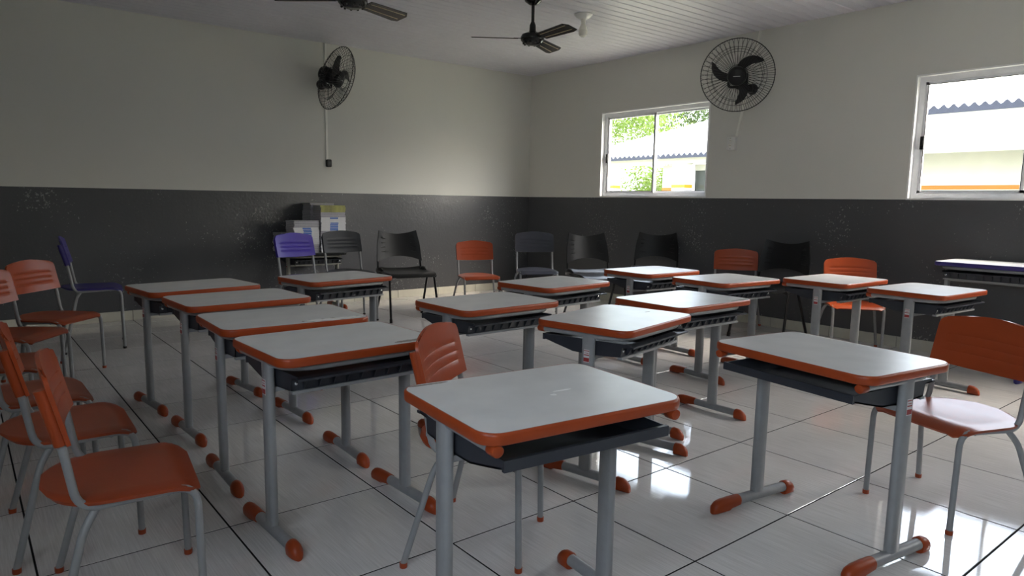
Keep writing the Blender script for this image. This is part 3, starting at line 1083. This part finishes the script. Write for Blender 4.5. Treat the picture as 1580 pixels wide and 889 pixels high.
# ------------------------------------------------------------------ books on the low desk
def book_meshes(w, d, t):
    """paperback: spine along -y; returns (cover mesh builder, page builder, print builder)"""
    c = MB()
    ct = 0.0011
    c.box2((-w / 2, -d / 2 + 0.0015, 0), (w / 2, d / 2, ct)).box2((-w / 2, -d / 2 + 0.0015, t - ct), (w / 2, d / 2, t)).box2((-w / 2, -d / 2, 0.0014), (w / 2, -d / 2 + 0.003, t - 0.0014))
    p = MB().box2((-w / 2 + 0.0015, -d / 2 + 0.003, ct), (w / 2 - 0.0015, d / 2 - 0.003, t - ct))
    s = MB().box2((-w * 0.14, -d / 2 - 0.0004, t * 0.12), (w * 0.19, -d / 2, t * 0.88))
    return c, p, s
BOOK = {}
def make_book(key, w, d, t, cover, prnt):
    root = empty('textbook')
    c, p, s = book_meshes(w, d, t)
    c.build('cover', cover, root, smooth=False)
    p.build('pages', M['paper'], root, smooth=False)
    if prnt is not None:
        s.build('spine_print', prnt, root, smooth=False)
    index_tree(root)
    BOOK[key] = [root, False, t]
make_book('blue', 0.262, 0.200, 0.0165, M['cover'], M['cover_blue'])
make_book('violet', 0.262, 0.200, 0.0165, M['cover'], M['cover_violet'])
make_book('plain', 0.262, 0.200, 0.0165, M['cover'], None)
make_book('olive', 0.262, 0.200, 0.0170, M['cover_green'], None)
make_book('grey', 0.255, 0.195, 0.0150, M['cover_grey'], None)
def place_book(key, x, y, z, a, label, group):
    root, used, t = BOOK[key]
    o = copy_tree(root) if used else root
    BOOK[key][1] = True
    o.location = (x, y, z)
    o.rotation_euler = (0, 0, R(a))
    tag(o, label, 'book', group)
    return z + t
random.seed(11)
ORD = ['lowest', 'second', 'third', 'fourth', 'fifth', 'sixth', 'seventh', 'eighth', 'ninth', 'tenth']
DESC = {'blue': 'white textbook with a blue spine print', 'violet': 'white textbook with a violet spine print', 'plain': 'plain white textbook', 'olive': 'olive green textbook', 'grey': 'grey-covered textbook'}
def stack(x, y, base_a, seq, where, group, jit=0.004, ja=1.2):
    """books from the desk up; each run of alike books is one layer of the stack"""
    z = TB_H + 0.0006
    layer, prev = -1, None
    for key, flip in seq:
        if (key, flip) != prev:
            layer, prev = layer + 1, (key, flip)
        a = base_a + (180 if flip else 0) + random.uniform(-ja, ja)
        z = place_book(key, x + random.uniform(-jit, jit), y + random.uniform(-jit, jit), z, a, DESC[key] + ', ' + ORD[layer] + ' layer of ' + where, group) + 0.0002
    return z
A = [('plain', 1)] * 5 + [('blue', 0)] * 4 + [('violet', 0)] + [('blue', 0)] * 5 + [('plain', 1)] * 4
stack(2.605, 2.075, 1.0, A, 'the front left stack', 'textbooks in the front left stack')
Bq = [('blue', 0)] * 5 + [('plain', 1)] * 3 + [('violet', 0)] + [('plain', 1)] * 4 + [('blue', 0)] * 5 + [('plain', 0)] * 2 + [('blue', 0)] + [('plain', 1)] * 3 + [('olive', 0)] * 4
stack(2.885, 2.060, -1.0, Bq, 'the tall right stack', 'textbooks in the tall right stack')
Cq = [('grey', 1)] * 14 + [('plain', 1)] * 12 + [('grey', 1)] * 4 + [('olive', 1)] * 1
stack(2.870, 2.290, 0.5, Cq, 'the rear stack by the wall', 'textbooks in the rear stack')
Dq = [('plain', 1)] * 6 + [('grey', 1)] * 6
stack(2.555, 2.290, 5.0, Dq, 'the untidy left pile', 'textbooks in the untidy left pile', 0.008, 4)

# ------------------------------------------------------------------ wall fans
def cage_and_blades(root, axis_rot, turn):
    """fan head: axis +z local = blowing direction; children of root share rotation axis_rot"""
    Rc = 0.318
    mb = MB()
    wr = 0.0019
    nw = 46
    def ring(r, z, wd=wr, n=56):
        mb.tube([(r * math.cos(2 * math.pi * k / n), r * math.sin(2 * math.pi * k / n), z) for k in range(n)], wd, 5, closed=True)
    ring(Rc, 0.0, 0.0042)
    ring(0.255, 0.066)
    ring(0.215, 0.080)
    ring(0.070, 0.094)
    ring(0.225, -0.058)
    ring(0.085, -0.074, 0.003)
    for k in range(nw):
        a = 2 * math.pi * k / nw
        front = [(0.070, 0.094, 0.0), (0.150, 0.092, 0.02), (0.235, 0.074, 0.06), (0.290, 0.042, 0.055), (Rc + 0.004, 0.004, 0.03)]
        back = [(0.085, -0.074, 0.0), (0.150, -0.073, -0.02), (0.235, -0.055, -0.06), (0.290, -0.030, -0.05), (Rc + 0.006, 0.000, -0.03)]
        for pr in (front, back):
            mb.tube([(r * math.cos(a + s), r * math.sin(a + s), z) for r, z, s in pr], wr, 4, caps=False)
    objs = [mb.build('cage', M['fan_wire'], root)]
    for k in range(3):
        a0 = 2 * math.pi * k / 3 + turn
        P = []
        for i in range(11):
            t = i / 10
            r = 0.05 + 0.205 * t
            sweep = a0 - 0.75 * t ** 1.3
            half = (0.042 + 0.030 * math.sin(math.pi * min(1, t * 0.9))) * math.sqrt(max(0.02, 1 - max(0, (t - 0.72) / 0.28) ** 2))
            row = []
            for j in range(5):
                u = -1 + j / 2
                ang = sweep + u * half / r * 0.62
                row.append(Vector((r * math.cos(ang), r * math.sin(ang), 0.028 - u * 0.020 * (1 - 0.3 * t))))
            P.append(row)
        objs.append(MB().grid_shell(P, 0.003).build('blade', M['black'], root))
    objs.append(MB().lathe([(0.0, 0.006), (0.078, 0.006), (0.086, 0.030), (0.080, 0.050), (0.055, 0.061), (0.0, 0.0625)], 24).build('hub', M['black'], root))
    objs.append(MB().box((0, 0, 0.0630), (0.060, 0.007, 0.001)).build('badge', M['badge'], root, smooth=False))
    objs.append(MB().lathe([(0.0, 0.0), (0.060, -0.005), (0.074, -0.03), (0.074, -0.15), (0.060, -0.175), (0.0, -0.18)], 24).build('motor', M['black'], root))
    for o in objs:
        o.rotation_euler = axis_rot
    return objs

def wall_fan(center, axis, wall_pt, wall_n, label, turn):
    root = empty('wall_fan', center)
    ax = Vector(axis).normalized()
    q = ax.to_track_quat('Z', 'Y')
    cage_and_blades(root, q.to_euler(), turn)
    wp = Vector(wall_pt) - Vector(center)
    wn_ = Vector(wall_n).normalized()
    qn = wn_.to_track_quat('Z', 'Y').to_matrix()
    motor = ax * -0.10
    # wall plate, knuckle, bracket
    MB().lathe([(0.0, 0.0), (0.050, 0.0), (0.052, 0.012), (0.040, 0.035), (0.026, 0.050), (0.0, 0.052)], 18, wp, wn_).build('wall_plate', M['black'], root)
    kn = wp + wn_ * 0.065
    MB().lathe([(0.0, -0.035), (0.032, -0.033), (0.036, 0), (0.032, 0.033), (0.0, 0.035)], 16, kn, (0, 0, 1)).build('knuckle', M['black'], root)
    low = motor + Vector((0, 0, -0.115))
    MB().tube([kn, kn.lerp(low, 0.5) + Vector((0, 0, -0.012)), low], 0.020, 10).build('arm', M['black'], root)
    sd = ax.cross(Vector((0, 0, 1))).normalized()
    MB().tube(bend([motor + sd * 0.078, motor + sd * 0.078 + Vector((0, 0, -0.115)), motor - sd * 0.078 + Vector((0, 0, -0.115)), motor - sd * 0.078], 0.03), 0.012, 8).build('yoke', M['black'], root)
    tag(root, label, 'fan', 'wall fans')
    return root

def ray_pt(px, py, axis, value):
    """a point of the place along a measured sight line, at a known wall or ceiling plane"""
    d = right * ((px - PX) / FPX) - up * ((py - PY) / FPX) + fwd
    t = (value - CAM[axis]) / d[axis]
    return CAM + d * t

cR = ray_pt(1137.5, 116.5, 0, XR - 0.33)
wR = ray_pt(1162, 138, 0, XR)
wR.x = XR
wall_fan(cR, (CAM - cR).normalized() + Vector((0.05, 0.10, -0.10)), wR, (-1, 0, 0), 'black caged wall fan facing the room on the right wall between the windows', 1.27)
cL = ray_pt(519, 121, 1, YB - 0.33)
wL = ray_pt(495, 131, 1, YB)
wL.y = YB
wall_fan(cL, (0.60, -0.72, -0.36), wL, (0, -1, 0), 'black caged wall fan turned sideways on the back wall', 2.9)

# conduits and outlets
c0, c1 = ray_pt(500.5, 68, 1, YB), ray_pt(507, 247, 1, YB)
tag(MB().box2((c1.x - 0.030, YB - 0.012, c1.z), (c1.x - 0.008, YB, ZC - 0.001)).build('cable_conduit', M['conduit'], smooth=False), 'thin cream cable conduit running down the back wall', 'conduit')
ob = empty('outlet_box', (c1.x - 0.006, YB, c1.z - 0.034))
MB().loft([[Vector((x, -0.0, y)) for x, y in rrect(0.052, 0.078, 0.010, 3)], [Vector((x, -0.034, y)) for x, y in rrect(0.052, 0.078, 0.010, 3)], [Vector((x, -0.040, y)) for x, y in rrect(0.044, 0.070, 0.010, 3)]]).build('body', M['black'], ob)
MB().box((0, -0.041, 0.0), (0.020, 0.004, 0.030)).build('socket', M['tray'], ob, smooth=False)
tag(ob, 'small black outlet box at the foot of the back wall conduit', 'outlet')

d0, d1 = ray_pt(1174, 51, 0, XR), ray_pt(1137, 211, 0, XR)
v = Vector((XR - 0.006, d0.y, ZC - 0.005)) - Vector((XR - 0.006, d1.y, d1.z))
ang = math.atan2(v.y, v.z)
mid = Vector((XR - 0.006, (d0.y + d1.y) / 2, (ZC - 0.005 + d1.z) / 2))
tag(MB().box((0, 0, 0), (0.012, 0.021, v.length), Matrix.Rotation(-ang, 3, 'X')).build('cable_conduit', M['conduit'], smooth=False, loc=mid), 'thin slanting cream cable conduit behind the right wall fan', 'conduit')
so = ray_pt(1131, 222, 0, XR)
ob = empty('wall_socket', (XR, so.y, so.z))
MB().loft([[Vector((0, x, y)) for x, y in rrect(0.085, 0.125, 0.010, 3)], [Vector((-0.040, x, y)) for x, y in rrect(0.085, 0.125, 0.010, 3)], [Vector((-0.046, x, y)) for x, y in rrect(0.074, 0.114, 0.010, 3)]]).build('body', M['white_pl'], ob)
for zz in (0.028, -0.018):
    MB().lathe([(0, 0), (0.017, 0), (0.017, 0.003), (0.013, 0.0035), (0, 0.0035)], 16, (-0.0455, 0, zz), (-1, 0, 0)).build('socket_face', M['conduit'], ob)
    for yy in (-0.006, 0.006):
        MB().lathe([(0, 0), (0.003, 0), (0.003, 0.001), (0, 0.001)], 8, (-0.0490, yy, zz), (-1, 0, 0)).build('socket_hole', M['dark_hole'], ob)
for zz in (0.050, -0.050):
    MB().lathe([(0, 0), (0.004, 0), (0.004, 0.001), (0, 0.001)], 8, (-0.0460, 0, zz), (-1, 0, 0)).build('screw', M['dark_hole'], ob)
tag(ob, 'white double wall socket box under the right wall fan', 'outlet')

# ------------------------------------------------------------------ ceiling fans and lamp
def ceiling_fan(cx, cy, drop, a0, label):
    root = empty('ceiling_fan', (cx, cy, ZC))
    G = M['fan_black']
    MB().lathe([(0.0, 0.0), (0.080, 0.0), (0.080, -0.010), (0.078, -0.035), (0.062, -0.075), (0.030, -0.098), (0.014, -0.102), (0.0, -0.102)], 24).build('canopy', G, root)
    MB().tube([(0, 0, -0.09), (0, 0, -drop + 0.05)], 0.0125, 12).build('rod', G, root)
    MB().lathe([(0.0, 0.125), (0.014, 0.125), (0.024, 0.10), (0.026, 0.060), (0.034, 0.045), (0.0, 0.045)], 16, (0, 0, -drop)).build('coupling', G, root)
    MB().lathe([(0.0, 0.046), (0.050, 0.044), (0.082, 0.030), (0.092, 0.010), (0.090, -0.012), (0.070, -0.034), (0.045, -0.044), (0.0, -0.045)], 28, (0, 0, -drop)).build('motor', G, root)
    for k in range(10):
        a = 2 * math.pi * k / 10
        MB().lathe([(0, 0), (0.009, 0), (0.007, 0.010), (0, 0.012)], 8, (0.068 * math.cos(a), 0.068 * math.sin(a), -drop - 0.032), (0, 0, -1)).build('bolt', G, root)
    for k in range(3):
        a = a0 + 2 * math.pi * k / 3
        bl = empty('blade')
        bl.parent = root
        bl.location = (0, 0, -drop)
        bl.rotation_euler = (0, 0, a)
        tilt = Matrix.Rotation(R(-13), 3, 'X')
        mb = MB()
        r0, r1, hw0, hw1, c = 0.115, 0.475, 0.052, 0.066, 0.035
        pts = [(r0, -hw0), (r1 - c, -hw1), (r1, -hw1 + c), (r1 - 0.004, hw1 - 0.012), (r1 - 0.05, hw1), (r0, hw0)]
        mb.loft([[tilt @ Vector((x, y, z)) for x, y in pts] for z in (-0.003, 0.003)])
        mb.build('blade_panel', M['blade'], bl, smooth=False)
        ln = MB()
        for yy in (-0.040, 0.026):
            ln.add([tilt @ Vector(p) for p in ((r0 + 0.02, yy * 0.8, -0.0034), (r1 - 0.03, yy - 0.004, -0.0034), (r1 - 0.03, yy + 0.004, -0.0034), (r0 + 0.02, yy * 0.8 + 0.007, -0.0034), (r0 + 0.02, yy * 0.8, -0.003), (r1 - 0.03, yy - 0.004, -0.003), (r1 - 0.03, yy + 0.004, -0.003), (r0 + 0.02, yy * 0.8 + 0.007, -0.003))], [(0, 1, 2, 3), (4, 7, 6, 5), (0, 4, 5, 1), (1, 5, 6, 2), (2, 6, 7, 3), (3, 7, 4, 0)])
        ln.build('stripe', M['gilt'], bl, smooth=False)
        MB().box((0.105, 0, 0.002), (0.08, 0.040, 0.006), tilt).build('blade_iron', G, bl, smooth=False)
    tag(root, label, 'fan', 'ceiling fans')
    return root
DROP = 0.350
hA = ray_pt(821.5, 60, 2, ZC - DROP)
ceiling_fan(hA.x, hA.y, DROP, R(145.5), 'black three-bladed ceiling fan on a rod near the light bulb')
DROP = 0.385
hB = ray_pt(544, 1, 2, ZC - DROP)
ceiling_fan(hB.x, hB.y, DROP, R(139), 'black ceiling fan cut off by the top edge of the picture')

lb = ray_pt(900.5, 22, 2, ZC)
root = empty('ceiling_lamp', (lb.x, lb.y, ZC))
MB().lathe([(0.0, 0.0), (0.078, 0.0), (0.080, -0.006), (0.060, -0.026), (0.034, -0.040), (0.0, -0.042)], 24).build('rose', M['white_pl'], root)
MB().lathe([(0.0, -0.040), (0.020, -0.040), (0.021, -0.072), (0.0, -0.072)], 16).build('lamp_holder', M['conduit'], root)
MB().lathe([(0.0, -0.072), (0.017, -0.072), (0.018, -0.084), (0.030, -0.104), (0.036, -0.128), (0.036, -0.132), (0.0, -0.132)], 20).build('bulb_base', M['conduit'], root)
MB().lathe([(0.0, -0.132), (0.0365, -0.132), (0.0375, -0.158), (0.030, -0.178), (0.015, -0.187), (0.0, -0.189)], 20).build('bulb', M['bulb'], root)
tag(root, 'white ceiling rose with a bare unlit bulb', 'lamp')

# ------------------------------------------------------------------ outside
structure(MB().box2((-30, -40, -0.6), (60, 60, -0.45)).build('ground', M['ground'], smooth=False))

def corrugated(ya, yb, x0, z0, x1, z1, cut=None):
    """wave sheet from eave (x0, z0) up to (x1, z1); cut(y) limits how far up it runs (0..1)"""
    lam, amp = 0.177, 0.034
    n = int((yb - ya) / lam * 8)
    P = []
    for i in range(n + 1):
        y = ya + (yb - ya) * i / n
        dz = amp * math.sin(2 * math.pi * y / lam)
        row = []
        top = cut(y) if cut else 1.0
        for t in (0.0, 0.5, 1.0):
            s = t * top
            row.append(Vector((x0 + (x1 - x0) * s, y, z0 + (z1 - z0) * s + dz)))
        P.append(row)
    return MB().grid_shell(P, 0.012)

def wavy_eave_shade(ya, yb, x, z0, z1):
    """dark strip standing in for shade at the sheet ends: straight below, cut to the sheet's waves above"""
    lam, amp = 0.177, 0.034
    n_ = int((yb - ya) / lam * 8)
    P = []
    for i in range(n_ + 1):
        y = ya + (yb - ya) * i / n_
        P.append([Vector((x, y, z0)), Vector((x, y, z1 + amp * math.sin(2 * math.pi * y / lam)))])
    return MB().grid_shell(P, 0.03)

# far wing seen through the left window: lower eave, hipped left end
wing = empty('school_wing', (16, 8, -0.45))
def put(mb, name, m_, parent):
    o = mb.build(name, m_, None, smooth=False)
    o.parent = parent
    o.matrix_parent_inverse = Matrix.Translation(-Vector(parent.location))
    return o
EX = 15.9
put(corrugated(5.2, 12.4, EX - 0.35, 2.47, EX + 6.5, 4.95, lambda y: max(0.02, min(1.0, (12.4 - y) / 6.0))), 'roof', M['ext_roof'], wing)
put(wavy_eave_shade(5.2, 12.4, EX - 0.37, 2.37, 2.465), 'eave_shade', M['ext_eave_shade'], wing)
put(MB().box2((EX - 0.1, 5.2, 2.235), (EX + 0.25, 12.2, 2.44)), 'beam', M['ext_wall'], wing)
for (ya, yb) in ((10.13, 10.5), (7.47, 7.90), (5.3, 5.6)):
    p_ = put(MB().box2((EX - 0.1, ya, -0.45), (EX + 0.25, yb, 2.235)), 'pillar', M['ext_white'], wing)
    b_ = MB().box2((EX - 0.105, ya - 0.005, 1.575), (EX + 0.255, yb + 0.005, 1.665)).box2((EX - 0.105, ya - 0.005, 1.36), (EX + 0.255, yb + 0.005, 1.45)).build('band', M['ext_yellow'], p_, smooth=False)
    b_.matrix_parent_inverse = (Matrix.Translation(wing.location) @ Matrix.Translation(-Vector(wing.location))).inverted()
put(MB().box2((EX + 0.30, 7.80, -0.45), (EX + 0.45, 8.55, 2.235)), 'wall_panel', M['ext_wall'], wing)
put(MB().box2((EX + 0.29, 7.80, 1.50), (EX + 0.30, 8.555, 1.59)), 'wall_band', M['ext_orange'], wing)
put(MB().box2((EX + 0.10, 8.55, -0.45), (EX + 0.25, 10.2, 1.47)), 'low_wall', M['ext_white'], wing)
put(MB().box2((EX + 2.2, 5.0, -0.45), (EX + 2.4, 8.2, 2.9)), 'wall', M['ext_wall'], wing)
put(MB().box2((EX + 0.40, 5.6, -0.45), (EX + 0.50, 7.5, 2.06)), 'dark_window', M['ext_glass'], wing)
put(MB().box2((EX + 0.37, 6.98, -0.45), (EX + 0.41, 7.05, 2.06)), 'window_post', M['alu'], wing)
put(MB().box2((EX + 0.37, 5.6, 2.06), (EX + 0.52, 7.5, 2.235)), 'lintel', M['ext_wall'], wing)
tag(wing, 'white school wing with a corrugated roof and yellow-banded pillars outside the left-hand window', 'building')

# near wing seen through the right window: higher eave
wing2 = empty('school_wing', (16, -1, -0.45))
put(corrugated(-9.0, 4.6, EX - 0.35, 3.13, EX + 5.5, 4.9), 'roof', M['ext_roof'], wing2)
put(wavy_eave_shade(-9.0, 4.6, EX - 0.37, 2.99, 3.125), 'eave_shade', M['ext_eave_shade'], wing2)
put(MB().box2((EX - 0.1, -9.0, 2.255), (EX + 0.15, 4.5, 3.06)), 'beam', M['ext_white'], wing2)
put(MB().box2((EX + 1.2, -9.0, -0.45), (EX + 1.4, 4.5, 3.06)), 'wall', M['ext_wall'], wing2)
put(MB().box2((EX + 1.19, 0.05, 1.53), (EX + 1.20, 4.5, 1.62)), 'wall_band', M['ext_orange'], wing2)
put(MB().box2((EX + 1.17, -0.95, -0.45), (EX + 1.20, -0.02, 2.16)), 'door_frame', M['ext_white'], wing2)
put(MB().box2((EX + 1.15, -0.85, -0.45), (EX + 1.18, -0.10, 2.08)), 'door_panel', M['ext_frame'], wing2)
for ya in (3.9, -4.0, -8.6):
    put(MB().box2((EX - 0.1, ya, -0.45), (EX + 0.15, ya + 0.35, 2.255)), 'pillar', M['ext_white'], wing2)
tag(wing2, 'cream school wing with a wavy dark eave and an orange band outside the right-hand window', 'building')

# pale hipped roof glimpsed under the veranda
hut = empty('low_shed', (22.5, 13.0, -0.45))
put(MB().add([(21.6, 12.6, 1.5), (21.6, 17.0, 1.5), (24.0, 17.0, 1.5), (24.0, 12.6, 1.5), (22.8, 15.6, 2.6), (22.8, 15.7, 2.6)], [(0, 3, 2, 1), (0, 1, 5, 4), (2, 3, 4, 5), (0, 4, 3), (1, 2, 5)]), 'roof', M['ext_white'], hut)
put(MB().box2((21.8, 12.8, -0.45), (23.8, 16.8, 1.5)), 'wall', M['ext_white'], hut)
tag(hut, 'small white shed with a pale sloping roof seen under the veranda', 'shed')

def tree(name, base, height, crown, n, seed, mt, label, cat, group=None, leaf=0.16):
    random.seed(seed)
    root = empty(name, base)
    b = Vector(base)
    MB().tube([(0, 0, 0), (0.05, 0.03, height * 0.35), (-0.04, 0.05, height * 0.7)], [0.16, 0.12, 0.05] if height > 2 else [0.05, 0.04, 0.02], 8).build('trunk', M['bark'], root)
    mb = MB()
    V, F = [], []
    # clusters of leaves spread through the crown's ellipsoid
    cl = []
    while len(cl) < max(14, n // 130):
        p = Vector((random.uniform(-1, 1), random.uniform(-1, 1), random.uniform(-1, 1)))
        if 0.25 < p.length < 1:
            cl.append(Vector((p.x * crown[0], p.y * crown[1], crown[3] + p.z * crown[2])))
    for i in range(n):
        c = random.choice(cl)
        s = 0.20 * max(crown[0], crown[1], crown[2])
        p = c + Vector((random.gauss(0, s), random.gauss(0, s), random.gauss(0, s * 0.8)))
        nrm = Vector((random.gauss(0, 1), random.gauss(0, 1), random.gauss(0.6, 1))).normalized()
        t = nrm.orthogonal().normalized()
        t.rotate(Matrix.Rotation(random.uniform(0, 6.28), 3, nrm))
        bt = nrm.cross(t)
        L = leaf * random.uniform(0.6, 1.3)
        o = len(V)
        V += [p - t * L * 0.5, p + bt * L * 0.26 + nrm * L * 0.06, p + t * L * 0.5, p - bt * L * 0.26 + nrm * L * 0.06]
        F.append((o, o + 1, o + 2, o + 3))
    mb.add(V, F)
    fo = mb.build('foliage', mt, root, smooth=False, recalc=False)
    tag(root, label, cat, group)
    return root
t1 = ray_pt(978, 188, 0, 28.0)
tree('leafy_tree', (t1.x, t1.y, -0.45), 4.5, (2.0, 2.6, 1.55, t1.z + 0.45), 7500, 3, M['leaf'], 'light green leafy tree above the roof in the left-hand window', 'tree', 'trees outside the left-hand window')
t2 = ray_pt(1066, 173, 0, 44.0)
tree('leafy_tree', (t2.x, t2.y, -0.45), 7.5, (2.8, 3.8, 2.3, t2.z + 0.45), 9000, 9, M['leaf_dark'], 'darker green tree at the upper right of the left-hand window', 'tree', 'trees outside the left-hand window', 0.22)
tree('garden_bush', (19.0, 11.6, -0.45), 1.9, (0.9, 1.3, 0.75, 2.15), 3200, 21, M['leaf'], 'bright green bush seen under the veranda', 'bush', None, 0.12)
